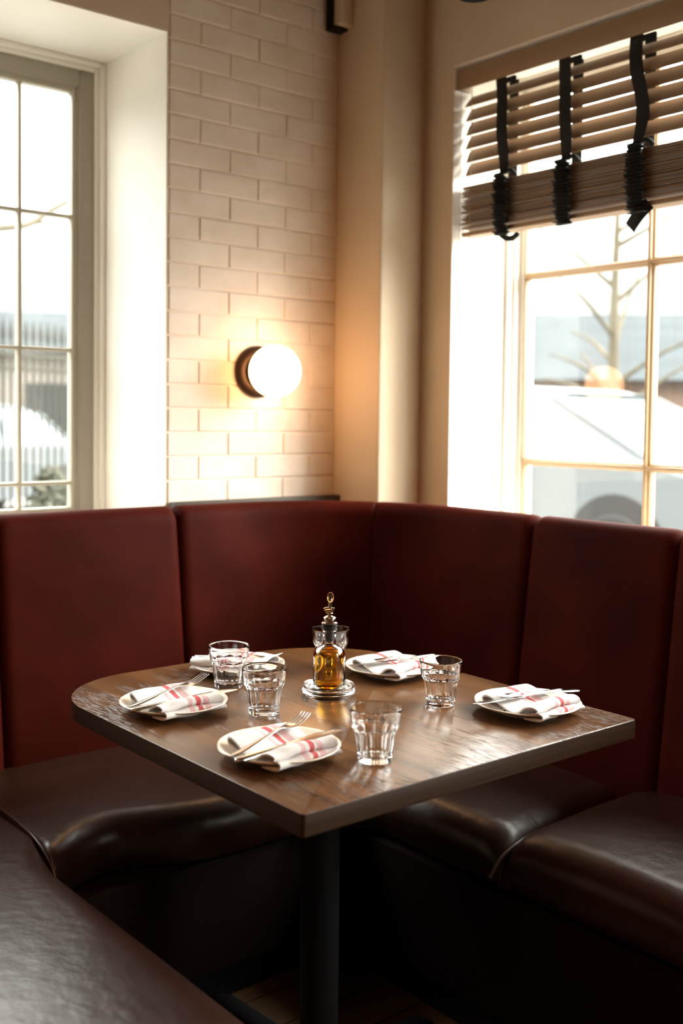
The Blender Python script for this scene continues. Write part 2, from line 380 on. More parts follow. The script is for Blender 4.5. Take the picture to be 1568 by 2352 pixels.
# left window: moulding, olive frame, steel-thin muntins
def frame_ring(bm, ax, lo, hi, w, d0, d1, bev=.004):
    """rectangular ring in the plane perpendicular to ax; lo/hi are (u,z)"""
    def b(u0, u1, z0, z1):
        if ax == 'Y': box(bm, (u0, d0, z0), (u1, d1, z1), bev)
        else: box(bm, (d0, u0, z0), (d1, u1, z1), bev)
    b(lo[0], lo[0] + w, lo[1], hi[1]); b(hi[0] - w, hi[0], lo[1], hi[1])
    b(lo[0] + w, hi[0] - w, hi[1] - w, hi[1]); b(lo[0] + w, hi[0] - w, lo[1], lo[1] + w)
win1 = tag(empty('window_1', (0.86, 3.0, OZ0)), kind='structure')
def wpart(name, bm, m, par, **k):
    o = make(name, bm, m, **k); o.parent = par; o.matrix_parent_inverse = Matrix.Translation(-par.location); o['kind'] = 'structure'; return o
bm = NB(); frame_ring(bm, 'Y', (OXL, OZ0), (OXR - t, OZT - t), .014, 2.973, 3.02, .004); frame_ring(bm, 'Y', (OXL + .012, OZ0 + .012), (OXR - t - .012, OZT - t - .012), .016, 2.99, 3.02, .005)
wpart('window_trim', bm, M['reveal'], win1)
bm = NB(); frame_ring(bm, 'Y', (OXL + .026, OZ0 + .026), (1.501, 2.318), .05, 2.998, 3.05, .004)
frame_ring(bm, 'Y', (OXL + .07, OZ0 + .07), (1.457, 2.275), .014, 3.004, 3.045, .003)
wpart('window_frame', bm, M['olive'], win1)
bm = NB(); frame_ring(bm, 'Y', (OXL + .084, OZ0 + .084), (1.4435, 2.262), .012, 3.008, 3.04, .003)
M['olive_bleed'] = mat('olive_paint_light_bleed', (.46, .42, .33), .45)  # olive lightened: window light bleeding over the thin bars, put into the colour
wpart('glazing_bead', bm, M['olive_bleed'], win1)
GX0, GX1, GZ0, GZ1 = OXL + .094, 1.433, OZ0 + .094, 2.251
for i in range(7):
    x = 1.271 - .158 * i
    if x < GX0 + .03: break
    bm = NB(); box(bm, (x - .0055, 3.008, GZ0), (x + .0055, 3.034, GZ1), .003); wpart('muntin', bm, M['olive_bleed'], win1)
for z in (1.884, 1.487, 1.089):
    bm = NB(); box(bm, (GX0, 3.009, z - .0055), (GX1, 3.033, z + .0055), .003); wpart('muntin', bm, M['olive_bleed'], win1)
bm = NB(); box(bm, (GX0 - .004, 3.020, GZ0 - .004), (GX1 + .004, 3.024, GZ1 + .004)); wpart('pane', bm, M['pane'], win1, smooth=False)

# right window: white mouldings, tan muntins
win2 = tag(empty('window_2', (2.6, 1.35, RZ0)), kind='structure')
bm = NB(); frame_ring(bm, 'X', (RY0 + t, RZ0 + t), (RY1 - t, RZT - t), .012, 2.535, 2.64, .004)
frame_ring(bm, 'X', (RY0 + .012, RZ0 + .012), (RY1 - .012, RZT - .012), .01, 2.56, 2.64, .004)
frame_ring(bm, 'X', (RY0 + .020, RZ0 + .020), (RY1 - .020, RZT - .020), .018, 2.585, 2.64, .004)
wpart('window_frame', bm, M['white_frame'], win2)
bm = NB(); frame_ring(bm, 'X', (RY0 + .036, RZ0 + .036), (RY1 - .0365, RZT - .036), .005, 2.588, 2.62, .002)
wpart('glazing_bead', bm, M['tan'], win2)
gy0, gy1, gz0, gz1 = RY0 + .04, RY1 - .04, RZ0 + .04, RZT - .04
def rmuntin(horizontal, c):
    bm = NB()
    if horizontal:
        box(bm, (2.588, gy0, c - .011), (2.622, gy1, c + .011), .007, 3)
        box(bm, (2.578, gy0, c - .005), (2.595, gy1, c + .005), .004, 2)
    else:
        box(bm, (2.588, c - .011, gz0), (2.622, c + .011, gz1), .007, 3)
        box(bm, (2.578, c - .005, gz0), (2.595, c + .005, gz1), .004, 2)
    wpart('muntin', bm, M['tan'], win2)
for z in (1.742, 1.163): rmuntin(True, z)
for y in (1.787, 1.32, .853): rmuntin(False, y)
bm = NB(); box(bm, (2.604, gy0, gz0), (2.608, gy1, gz1)); wpart('pane', bm, M['pane'], win2, smooth=False)

# unseen extra window in the right wall, added to let in more daylight
win_added = tag(empty('added_window', (2.6, -.75, RZ0)), kind='structure')
bm = NB(); frame_ring(bm, 'X', (-1.597, RZ0 + t), (.097, RZT - t), .036, 2.56, 2.64, .004); wpart('window_frame', bm, M['white_frame'], win_added)
for z in (1.742, 1.163):
    bm = NB(); box(bm, (2.588, -1.56, z - .011), (2.622, .06, z + .011), .007, 3); wpart('muntin', bm, M['tan'], win_added)
for y in (-1.02, -.48):
    bm = NB(); box(bm, (2.588, y - .011, RZ0 + .04), (2.622, y + .011, RZT - .04), .007, 3); wpart('muntin', bm, M['tan'], win_added)
bm = NB(); box(bm, (2.604, -1.56, RZ0 + .04), (2.608, .06, RZT - .04)); wpart('pane', bm, M['pane'], win_added, smooth=False)

# ------------------------------------------------------------------ banquette
banq = tag(empty('banquette', (1.7, 2.08, 0)), 'L-shaped corner banquette, dark red upholstered back panels over dark brown leather seats', 'banquette')
def bpart(name, bm, m, **k):
    o = make(name, bm, m, **k); o.parent = banq; o.matrix_parent_inverse = Matrix.Translation(-banq.location); return o
# path of the back at seat height: along +X, round the corner, along -Y
RC = .33; CX, CY = 2.02 - RC, 2.405 - RC
L1 = CX - (-.1); L2 = RC * math.pi / 2
def path(s):
    """s = 0 at x=-.1; returns point, outward normal"""
    if s < L1: return Vector((-.1 + s, CY + RC, 0)), Vector((0, 1, 0))
    if s < L1 + L2:
        a = (s - L1) / RC
        n = Vector((math.sin(a), math.cos(a), 0)); return Vector((CX, CY, 0)) + n * RC, n
    return Vector((CX + RC, CY - (s - L1 - L2), 0)), Vector((1, 0, 0))
def s_at_x(x): return x + .1
def s_at_y(y): return L1 + L2 + (CY - y)
seams = [s_at_x(.49), s_at_x(.985), s_at_x(1.485), L1 + L2 * .62, s_at_y(1.78), s_at_y(1.36), s_at_y(.94), s_at_y(.52)]
# profile: (outward offset, z, edge weight)
prof = [(0.0, .30), (0.0, .45)]
for i in range(1, 9): prof.append((.118 * (i / 8) * .56, .45 + .56 * i / 8))
rc = .042; ctr = (.066 + rc, 1.012)
for i in range(1, 11):
    a = math.pi - math.pi * i / 10
    prof.append((ctr[0] + rc * math.cos(a), ctr[1] + rc * math.sin(a)))
prof += [(ctr[0] + rc, .8), (ctr[0] + rc - .004, .30)]
for a, b in zip(seams, seams[1:]):
    n = 40; rows = []
    corner = abs(b - (L1 + L2 * .62)) < 1e-6 or abs(a - (L1 + L2 * .62)) < 1e-6
    for i in range(n + 1):
        u = i / n
        u = .5 - .5 * math.cos(math.pi * u)
        s = a + (b - a) * u; p, N = path(s)
        e0, e1 = s - a, b - s
        def inset(e, w=.03, d=.020): 
            return 0 if e >= w else d * (1 - math.sqrt(max(0, 1 - ((w - e) / w) ** 2)))
        soft = (abs(a - (L1 + L2 * .62)) < 1e-6)
        ins = inset(e0, .012, .004) if soft else inset(e0)
        ins += inset(e1, .012, .004) if abs(b - (L1 + L2 * .62)) < 1e-6 else inset(e1)
        bulge = .008 * math.sin(math.pi * u)
        row = []
        for j, (o, z) in enumerate(prof):
            front = j < 15
            zz = z
            off = o + (ins - bulge * (1 if z < 1.0 else .3) if front else 0)
            if z > 1.0: zz = z - ins * .8
            row.append(p + N * off + Vector((0, 0, zz)))
        rows.append(row)
    bm = NB(); grid(bm, rows, close_v=True, cap=True)
    bpart('back_panel', bm, M['velvet'], angle=60)

# seat cushions: loft between back line and front line
def front_pt(u_tag): pass
def cushion(outer, inner, z=.455, thick=.115, e0r=.03, e1r=.03, crown=.016, name='seat_cushion', front_r=.06):
    """outer/inner: matching lists of 2-D points (back line, front line)"""
    n = len(outer); rows = []
    # arc lengths along the front/mid line for the end rounding
    mid = [(Vector(o) + Vector(i_)) / 2 for o, i_ in zip(outer, inner)]
    L = [0]
    for p, q in zip(mid, mid[1:]): L.append(L[-1] + (q - p).length)
    fr_all = front_r
    for k in range(n):
        o, i_ = Vector(outer[k]), Vector(inner[k]); d = i_ - o; W = d.length; dn = d / W
        front_r = fr_all(i_) if callable(fr_all) else fr_all
        e = min(L[k], L[-1] - L[k]); er = e0r if L[k] < L[-1] - L[k] else e1r
        drop = 0 if (er <= 0 or e >= er) else er * .75 * (1 - math.sqrt(max(0, 1 - ((er - e) / er) ** 2)))
        cr_ = crown * math.sin(math.pi * min(1, max(0, L[k] / L[-1]))) ** .6 if L[-1] > 0 else 0
        row = []
        m_ = 14
        for j in range(m_ + 1):
            t_ = j / m_; x = t_ * (W - front_r)
            row.append((x, z + cr_ * (.5 + .5 * math.sin(math.pi * min(1, .25 + t_ * .75))) - drop))
        ztop = row[-1][1]
        for j in range(1, 9):
            a = (math.pi / 2) * j / 8
            row.append((W - front_r + front_r * math.sin(a), ztop - front_r * (1 - math.cos(a))))
        row.append((W - .004, z - thick + .012 - drop * .3)); row.append((W - .02, z - thick)); row.append((0, z - thick))
        rows.append([Vector((o.x + dn.x * a, o.y + dn.y * a, b)) for a, b in row])
    bm = NB(); grid(bm, rows, close_v=True, cap=True)
    return bpart(name, bm, M['leather'], angle=50), rows
def lerp(a, b, n): return [(a[0] + (b[0] - a[0]) * i / n, a[1] + (b[1] - a[1]) * i / n) for i in range(n + 1)]
def eased(a, b, n):
    return [(a[0] + (b[0] - a[0]) * (.5 - .5 * math.cos(math.pi * i / n)), a[1] + (b[1] - a[1]) * (.5 - .5 * math.cos(math.pi * i / n))) for i in range(n + 1)]
YB, XB = 2.415, 2.035       # back lines (tucked just under the back panels)
XF, YF_ = 1.615, 1.895      # front lines
# left return running towards the camera
n = 80
o_line = eased((.36, 2.40), (.36, .15), n); i_line = eased((.872, 2.40), (.872, .15), n)
c0, rows = cushion(o_line, i_line, e0r=.0, e1r=.03, front_r=lambda p: .014 + .071 * min(1, max(0, (1.99 - p.y) / .12)) ** .7, crown=.02)
# left run
n = 40
ob = eased((.876, YB), (1.47, YB), n)
ib = [(x, YF_ + .015 + .075 * math.exp(-((x - 1.03) / .14) ** 2) - .02 * max(0, (0.95 - x) / .07)) for x, _ in ob]
cushion(ob, ib, e0r=.012, e1r=.02, front_r=.058)
# corner piece
na = 30
outer = [(1.474 + (1.70 - 1.474) * i / 8, YB) for i in range(8)]
for i in range(13):
    a = (math.pi / 2) * i / 12; outer.append((1.70 + .335 * math.sin(a), 2.08 + .335 * math.cos(a)))
outer += [(XB, 2.08 - (2.08 - 1.885) * i / 8) for i in range(1, 9)]
inner = []
rr = .10
tot = len(outer)
for i in range(tot):
    f_ = i / (tot - 1)
    a = (math.pi / 2) * f_
    inner.append((1.474 + (XF - 1.474) * math.sin(a), 1.795 + (YF_ - 1.795) * math.cos(a)))
# last front point meets the right run
outer[-1] = (XB, 1.80); inner[-1] = (XF, 1.795)
cushion(outer, inner, e0r=.02, e1r=.0, front_r=.06)
cushion(eased((XB, 1.797), (XB, 1.437), 30), eased((XF, 1.792), (XF, 1.437), 30), e0r=.0, e1r=.05, front_r=.07, crown=.016)
cushion(eased((XB, 1.433), (XB, .93), 36), eased((XF, 1.433), (XF, .93), 36), e0r=.05, e1r=.05, front_r=.07, crown=.042, z=.457)
cushion(eased((XB, .927), (XB, .42), 30), eased((XF, .927), (XF, .42), 30), e0r=.05, e1r=.05, front_r=.07, crown=.026, z=.457)
# piping along two visible seams
def piping(pts, r=.0028):
    bm = NB(); tube(bm, smoothpath(pts, 6), r, 8); bpart('piping', bm, M['piping'])
piping([(.872, 2.39, .456), (.872, 2.2, .4665), (.873, 2.05, .463), (.874, 1.98, .452), (.876, 1.925, .425), (.878, 1.90, .39)])
piping([(2.0, 1.435, .430), (1.85, 1.435, .440), (1.70, 1.435, .436), (1.62, 1.435, .415), (1.582, 1.435, .38)], .004)
# skirts and plinth under the seats
def skirt(name, boxes, m):
    bm = NB()
    for lo, hi in boxes: box(bm, lo, hi, .004)
    return bpart(name, bm, m)
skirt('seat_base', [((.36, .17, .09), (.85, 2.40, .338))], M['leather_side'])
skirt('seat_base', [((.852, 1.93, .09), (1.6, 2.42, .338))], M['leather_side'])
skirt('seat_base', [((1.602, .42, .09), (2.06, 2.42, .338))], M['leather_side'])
skirt('plinth', [((.40, .2, .0), (.82, 2.40, .089)), ((.822, 1.97, 0), (1.63, 2.40, .089)), ((1.64, .45, 0), (2.04, 2.40, .089))], M['iron'])

# ------------------------------------------------------------------ table
TZ = .75
def rounded(x0, x1, y0, y1, rads):
    out = []
    for (cx, cy, r, a0) in ((x1 - rads[1], y0 + rads[1], rads[1], -90), (x1 - rads[2], y1 - rads[2], rads[2], 0), (x0 + rads[3], y1 - rads[3], rads[3], 90), (x0 + rads[0], y0 + rads[0], rads[0], 180)):
        k = 24 if r > .05 else 4
        for i in range(k + 1):
            a = R(a0 + 90 * i / k); out.append((cx + r * math.cos(a), cy + r * math.sin(a)))
    return out
tab = tag(empty('dining_table', (1.28, 1.6, 0)), 'dark stained wood dining table with two rounded back corners on a black pedestal', 'table')
def tpart(name, bm, m, **k):
    o = make(name, bm, m, **k); o.parent = tab; o.matrix_parent_inverse = Matrix.Translation(-tab.location); return o
bm = NB(); prism(bm, rounded(.893, 1.667, 1.156, 2.03, (.006, .012, .24, .20)), TZ - .033, TZ, .0022, 2)
for f_ in bm.faces: f_.material_index = 0 if f_.normal.z > .9 else 1
top = tpart('tabletop', bm, (M['oak'], M['oak_edge']), angle=35)
bm = NB(); lathe(bm, [(0, .035), (.06, .035), (.06, .045), (.0375, .055), (.0375, .69), (.0375, .70), (0, .70)], 40, (1.28, 1.6, 0)); tpart('pedestal_column', bm, M['iron'])
bm = NB(); box(bm, (1.10, 1.42, .700), (1.46, 1.78, .7165), .002); tpart('mounting_plate', bm, M['iron'])
for a, L in ((90, .36), (0, .30), (-90, .36), (180, .30)):
    bm = NB()
    d = Vector((math.cos(R(a)), math.sin(R(a)), 0)); s = Vector((-d.y, d.x, 0)); rows = []
    for i in range(13):
        f_ = i / 12; x = .02 + f_ * (L - .02); w_ = .030 * (1 - .25 * f_); h = .052 - .022 * f_
        if i == 12: w_ *= .55; h *= .6; x += .004
        rows.append([Vector((1.28, 1.6, 0)) + d * x + s * (w_ * math.cos(q)) + Vector((0, 0, h / 2 + (h / 2 - .001) * math.sin(q) + .001)) for q in [2 * math.pi * k / 16 for k in range(16)]])
    grid(bm, rows, close_v=True, cap=True); tpart('foot', bm, M['iron'])

# ------------------------------------------------------------------ tumblers
def tumbler_mesh():
    bm = NB(); n = 144; F_ = 10; H = .086; R0, R1 = .0298, .0405
    def Rr(z): return R0 + (R1 - R0) * (z / H) + .0012
    def outer(a, z):
        base = Rr(z)
        if z > .060: return base
        th = ((a / (2 * math.pi) * F_) % 1 - .5) * 2 * math.pi / F_
        ap = (R0 + (R1 - R0) * (z / H)) * .93 - .0010
        if z > .044: ap += ((z - .044) / .016) ** 1.7 * .0066
        fl = ap / math.cos(th)
        # scalloped flute: a touch concave
        return min(base, fl)
    rings = []
    zs = [0.0, .0008, .002, .004] + [.004 + (.046 - .004) * i / 14 for i in range(1, 15)] + [.046 + .014 * i / 14 for i in range(1, 15)] + [.060 + (.0845 - .060) * i / 6 for i in range(1, 7)]
    prev = None; first = None
    cvert = bm.verts.new((0, 0, .0012))
    for k, z in enumerate(zs):
        sh = .0012 if k == 0 else (.0004 if k == 1 else 0)
        ring = [bm.verts.new(((outer(2 * math.pi * i / n, z) - sh) * math.cos(2 * math.pi * i / n), (outer(2 * math.pi * i / n, z) - sh) * math.sin(2 * math.pi * i / n), z)) for i in range(n)]
        if prev is None:
            for i in range(n): bm.faces.new((cvert, ring[(i + 1) % n], ring[i]))
        else:
            for i in range(n): bm.faces.new((prev[i], prev[(i + 1) % n], ring[(i + 1) % n], ring[i]))
        prev = ring
    inn = [(Rr(.0855) - .0003, .0856), (Rr(.086) - .0011, .086), (Rr(.0855) - .0019, .0856)]
    inn += [(Rr(z) - .0022, z) for z in (.083, .075, .067)]
    inn += [(.0357, .060), (.0342, .054), (.0322, .048), (.0297, .040), (.0284, .030), (.0273, .020), (.0262, .0145), (.0252, .0120), (.0228, .0103), (.017, .0097), (.009, .0095)]
    for (r_, z) in inn:
        ring = [bm.verts.new((r_ * math.cos(2 * math.pi * i / n), r_ * math.sin(2 * math.pi * i / n), z)) for i in range(n)]
        for i in range(n): bm.faces.new((prev[i], prev[(i + 1) % n], ring[(i + 1) % n], ring[i]))
        prev = ring
    c2 = bm.verts.new((0, 0, .0094))
    for i in range(n): bm.faces.new((prev[i], prev[(i + 1) % n], c2))
    return bm
tum = make('drinking_glass', tumbler_mesh(), M['glass'], angle=25)
spots = [((1.128, 1.273), 10, 'clear fluted drinking glass nearest the front corner of the table, tallest in view'),
         ((1.144, 1.602), 25, 'clear fluted drinking glass between the left plate and the front plate'),
         ((1.198, 1.800), 0, 'clear fluted drinking glass standing just behind the tips of the left fork'),
         ((1.450, 1.450), 14, 'clear fluted drinking glass on the bare wood between the two right-hand plates'),
         ((1.470, 1.810), 33, 'clear fluted drinking glass directly behind the oil bottle')]
for i, ((x, y), rz, lab) in enumerate(spots):
    o = tum if i == 0 else tum.copy()
    if i: COL.objects.link(o)
    o.location = (x, y, TZ + .0002); o.rotation_euler = (0, 0, R(rz)); tag(o, lab, 'glass', 'fluted glasses on the table')

# ------------------------------------------------------------------ oil bottle on its glass dish
DX, DY = 1.322, 1.632
bm = NB()
lathe(bm, [(0, .003), (.036, .003), (.038, 0), (.044, 0), (.048, .002), (.0525, .006), (.0545, .009), (.0545, .0115), (.0525, .0135), (.0505, .014), (.0500, .0155), (.0515, .0175), (.0515, .0205),
           (.0495, .0225), (.0465, .0215), (.0445, .017), (.0425, .011), (.039, .0075), (.033, .0068), (0, .0066)], 72)
dish = make('glass_coaster_dish', bm, M['glass'], angle=50, loc=(DX, DY, TZ + .0002)); tag(dish, 'small round clear glass dish with ribbed rim under the oil bottle', 'dish')
bot = tag(empty('oil_bottle', (DX, DY, TZ + .0070)), 'round-shouldered glass cruet of amber olive oil with a metal pour spout', 'bottle')
bm = NB()
outp = [(0, .0015), (.020, .0015), (.024, 0), (.0290, 0), (.0308, .002), (.0315, .006), (.0317, .068), (.0314, .073), (.0303, .078), (.0280, .083), (.0245, .0870), (.0205, .0895), (.0165, .0908), (.0140, .0925), (.0130, .095), (.0128, .112), (.0138, .1135), (.0140, .120), (.0134, .1215)]
inp = [(.0106, .1215), (.0106, .112), (.0108, .095), (.0120, .0915), (.0155, .0886), (.0215, .0858), (.0258, .0818), (.0280, .0765), (.0289, .071), (.0292, .066), (.0290, .014), (.0275, .0105), (.022, .0085), (0, .0078)]
lathe(bm, outp + inp, 72); make('bottle_glass', bm, M['glass'], parent=bot, angle=50)
bm = NB()
lathe(bm, [(0, .0081), (.0219, .0088), (.0273, .0108), (.0288, .0142), (.0290, .064), (.0287, .070), (.0278, .0760), (.0262, .0800), (.0240, .0825), (0, .0825)], 72)
make('olive_oil', bm, M['oil'], parent=bot, angle=50)
bm = NB(); lathe(bm, [(0, .100), (.0070, .100), (.0085, .104), (.0092, .1215), (.0150, .1225), (.0150, .1245), (.0126, .1255), (.0126, .1275), (.0156, .1285), (.0156, .130), (.0130, .131), (.0130, .1325), (.0160, .1335), (.0160, .1355), (.0, .1355)], 40)
make('stopper', bm, M['rubber'], parent=bot, angle=50)
bm = NB(); lathe(bm, [(0, .1356), (.0155, .1356), (.0158, .137), (.0128, .1385), (.0128, .1455), (.0118, .1475), (.0085, .149), (.0060, .1505), (0, .151)], 40)
cap = make('metal_cap', bm, M['chrome'], parent=bot, angle=50)
# spout: tube flattening to a slanted oval mouth
bm = NB(); rows = []; rin = []
cdir = Vector((-.636, -.771, 0)); sdir = Vector((.771, -.636, 0))
for i in range(15):
    f_ = i / 14; z = .150 + .028 * f_
    c_ = Vector((0, 0, z)) + sdir * (.001 * f_)
    w_ = .0052 - .0012 * f_
    rows.append([c_ + sdir * (w_ * math.cos(q)) + cdir * (w_ * math.sin(q)) for q in [2 * math.pi * k / 20 for k in range(20)]])
# flared slanted lip
for i, (w_, h_) in enumerate(((.0045, .001), (.0062, .0015), (.0064, .0018))):
    c_ = Vector((0, 0, .1865)) + sdir * .0012
    rows.append([c_ + sdir * (w_ * math.cos(q)) + cdir * (.0035 * math.sin(q) + i * .0006) + Vector((0, 0, -math.sin(q) * .0095)) for q in [2 * math.pi * k / 20 for k in range(20)]])
c_ = Vector((0, 0, .1865)) + sdir * .0012
rows.append([c_ + sdir * (.0052 * math.cos(q)) + cdir * (.003 * math.sin(q) + .0012) + Vector((0, 0, -math.sin(q) * .0082)) for q in [2 * math.pi * k / 20 for k in range(20)]])
rows.append([Vector((0, 0, .176)) + sdir * (.0028 * math.cos(q)) + cdir * (.0025 * math.sin(q)) for q in [2 * math.pi * k / 20 for k in range(20)]])
grid(bm, rows, close_v=True, cap=True); make('pour_spout', bm, M['chrome'], parent=bot, angle=60)
bm = NB(); tube(bm, [sdir * -.0088 + Vector((0, 0, .159)), sdir * -.0062 + Vector((0, 0, .1605)), sdir * .0062 + Vector((0, 0, .1605)), sdir * .0078 + Vector((0, 0, .160))], [.0068, .0066, .0066, .006], 20)
make('spout_flap', bm, M['chrome'], parent=bot, angle=50)

# ------------------------------------------------------------------ plates, napkins, cutlery
def plate_mesh():
    bm = NB()
    pr = [(0, .0035), (.045, .0035), (.050, .0), (.0555, 0), (.057, .004), (.066, .0065), (.080, .0105), (.092, .0150), (.0985, .0178), (.1000, .0196), (.0992, .0208), (.0970, .0207),
          (.0900, .0172), (.0780, .0130), (.0660, .0098), (.0560, .0078), (.0480, .0072), (0, .0068)]
    def fr(a, z, r): return r * (1 + (.006 * math.sin(7 * a) + .004 * math.sin(11 * a + 1)) * max(0, (r - .07) / .03))
    lathe(bm, pr, 96, fr=fr); return bm
def napkin_mesh():
    pts = [(-.050, .012), (-.074, .0125), (-.0845, .0145), (-.0870, .0185), (-.0830, .0222), (-.070, .0225), (-.060, .0222), (-.070, .0240), (-.0765, .0275), (-.0770, .0325), (-.0715, .0365), (-.062, .0368),
           (-.051, .033), (-.042, .0255), (-.030, .0205), (-.016, .0205), (.000, .0235), (.018, .0290), (.036, .0330), (.050, .0330), (.0585, .0290), (.0605, .0235), (.057, .018), (.046, .0155), (.028, .0135), (.004, .0125)]
    cl = smoothpath([(0, a, b) for a, b in pts], 4)
    rn = random.Random(11)
    th = .0016; nu = 26; rows = []; N = len(cl)
    nor = []
    for i in range(N):
        t_ = (cl[min(i + 1, N - 1)] - cl[max(i - 1, 0)]).normalized(); nor.append(Vector((0, -t_.z, t_.y)))
    for k in range(nu + 1):
        f_ = k / nu; row = []
        for side in (1, -1):
            rng = range(N) if side == 1 else range(N - 1, -1, -1)
            for i in rng:
                p = cl[i]; g = i / (N - 1)
                # the layers end at slightly different lengths
                u0 = -.070 + .008 * math.sin(g * 9) - .003 * (g < .35) + .004 * g
                u1 = .061 + .005 * math.sin(g * 7 + 1) - .004 * (g < .25)
                u = u0 + (u1 - u0) * f_
                wob = .0012 * math.sin(u * 70 + g * 6) + .0008 * math.sin(u * 130 + g * 15)
                skew = .004 * math.sin(u * 22 + 1.0)
                sq = 1 - .10 * (abs(f_ - .5) * 2) ** 3
                row.append(Vector((u, (p.y + skew + nor[i].y * th * side), .0085 + ((p.z - .0085) * sq + wob * (p.z > .015) + nor[i].z * th * side))))
        rows.append(row)
    bm = NB(); vs = grid(bm, rows, close_v=True, cap=False)
    uvl = bm.loops.layers.uv.new('UVMap')
    # end caps as strips
    for row in (vs[0], vs[-1]):
        for i in range(N - 1): bm.faces.new((row[i], row[i + 1], row[2 * N - 2 - i], row[2 * N - 1 - i]))
    for f in bm.faces:
        for l in f.loops: l[uvl].uv = (l.vert.co.x, l.vert.co.y)
    return bm
def strip(bm, st, n=10):
    """st: (x, y, z, half width, half thickness) stations lofted with an oval section, along x"""
    rows = [[Vector((x, y + w_ * math.cos(q), z + h * math.sin(q))) for q in [2 * math.pi * k / n for k in range(n)]] for x, y, z, w_, h in st]
    grid(bm, rows, close_v=True, cap=True)
def make_fork():
    root = empty('dinner_fork')
    bm = NB()
    hs = [(0, 0, .0, .003, .0010), (.004, 0, .0, .0062, .0014), (.014, 0, 0, .0075, .0016), (.035, 0, .0006, .0066, .0016), (.065, 0, .002, .0046, .0015), (.095, 0, .0045, .0034, .0015), (.118, 0, .0065, .0030, .0016), (.130, 0, .0062, .0036, .0015),
          (.138, 0, .0050, .0070, .0012), (.146, 0, .0035, .0105, .0010), (.155, 0, .0028, .0120, .0010), (.163, 0, .0030, .0124, .0009)]
    strip(bm, hs, 12); make('fork_handle', bm, M['steel'], parent=root, angle=60)
    for k in range(4):
        y = (-1.5 + k) * .0066
        bm = NB(); strip(bm, [(.160, y, .0029, .0024, .0009), (.172, y * .98, .0040, .0022, .0009), (.186, y * .95, .0068, .0018, .0009), (.196, y * .92, .0098, .0013, .0008), (.202, y * .90, .0120, .0005, .0005)], 8)
        make('tine', bm, M['steel'], parent=root, angle=60)
    return root
def make_knife():
    root = empty('table_knife')
    bm = NB(); strip(bm, [(0, 0, 0, .0030, .0020), (.003, 0, 0, .0060, .0030), (.012, 0, 0, .0078, .0032), (.040, 0, 0, .0070, .0030), (.075, 0, 0, .0056, .0028), (.098, 0, 0, .0050, .0028), (.104, 0, 0, .0052, .0020)], 12)
    make('knife_handle', bm, M['steel'], parent=root, angle=60)
    bm = NB(); strip(bm, [(.102, 0, 0, .0045, .0009), (.110, .0010, 0, .0078, .0008), (.140, .0015, 0, .0095, .0007), (.175, .0012, 0, .0102, .0006), (.200, 0, 0, .0090, .0005), (.215, -.0025, 0, .0058, .0004), (.2235, -.0058, 0, .0014, .0003)], 8)
    make('knife_blade', bm, M['steel'], parent=root, angle=60)
    return root
pl0 = make('side_plate', plate_mesh(), M['plate'], angle=60)
nk0 = make('folded_napkin', napkin_mesh(), M['napkin'], angle=70)
fk0, kn0 = make_fork(), make_knife()
# (centre, napkin rotation, fork x y heading z pitch, knife x y heading z, place words)
sets = [
 ((1.019, 1.384), 1, (.912, 1.360, 18, .0262, -3.0), (.906, 1.341, 5.5, .0255), 'nearest the front corner of the table', ''),
 ((1.024, 1.721), -1, (.920, 1.703, 15, .0262, -3.0), (.915, 1.684, .5, .0255), 'at the left edge of the table', ''),
 ((1.287, 1.897), -66, (1.233, 1.983, -59, .0268, -2.5), (1.221, 1.977, -66, .0255), 'at the back left, behind two glasses', ''),
 ((1.540, 1.688), 3, (1.650, 1.650, 166, .0300, -.6), (1.655, 1.674, 175, .0275), 'at the back right of the table', ''),
 ((1.545, 1.315), 1, (1.655, 1.281, 163, .0300, -.6), (1.640, 1.310, 175, .0275), 'by the right corner of the table', '')]
for i, (c, rz, fk, kn, where, _) in enumerate(sets):
    p = pl0 if i == 0 else pl0.copy(); q = nk0 if i == 0 else nk0.copy()
    if i: COL.objects.link(p); COL.objects.link(q)
    p.location = (c[0], c[1], TZ + .0002); p.rotation_euler = (0, 0, R(37 * i))
    tag(p, 'round cream side plate under a striped napkin ' + where, 'plate', 'side plates on the table')
    q.location = (c[0], c[1], TZ - .0010); q.rotation_euler = (0, 0, R(rz))
    tag(q, 'folded white napkin with red stripes, on the plate ' + where, 'napkin', 'striped napkins on the plates')
    f = fk0 if i == 0 else copy_tree(fk0); g = kn0 if i == 0 else copy_tree(kn0)
    f.location = (fk[0], fk[1], TZ + fk[3]); f.rotation_euler = (0, R(fk[4]), R(fk[2]))
    g.location = (kn[0], kn[1], TZ + kn[3]); g.rotation_euler = (R(4), R(-1.0), R(kn[2]))
    tag(f, 'steel dinner fork lying on the napkin ' + where, 'fork', 'forks on the napkins')
    tag(g, 'steel table knife lying on the napkin ' + where, 'knife', 'knives on the napkins')

# ------------------------------------------------------------------ wall lamp
lx, lz = 1.834, 1.4265
lamp = tag(empty('wall_lamp', (lx, YW, lz)), 'glowing round opal globe wall lamp with dark bronze backplate on the white brick', 'lamp')
bm = NB(); lathe(bm, [(0, -.002), (.074, -.002), (.076, .002), (.076, .010), (.072, .015), (.064, .017), (.061, .019), (0, .019)], 56, axis='Y'); make('backplate', bm, M['bronze'], parent=lamp)
bm = NB(); lathe(bm, [(0, .0192), (.050, .0192), (.052, .022), (.052, .034), (.049, .036), (0, .036)], 48, axis='Y'); make('globe_holder', bm, M['bronze'], parent=lamp)
bm = NB(); bmesh.ops.create_uvsphere(bm, u_segments=48, v_segments=32, radius=.0755)
for v in bm.verts: v.co.y -= .0925
make('globe', bm, M['globe'], parent=lamp)

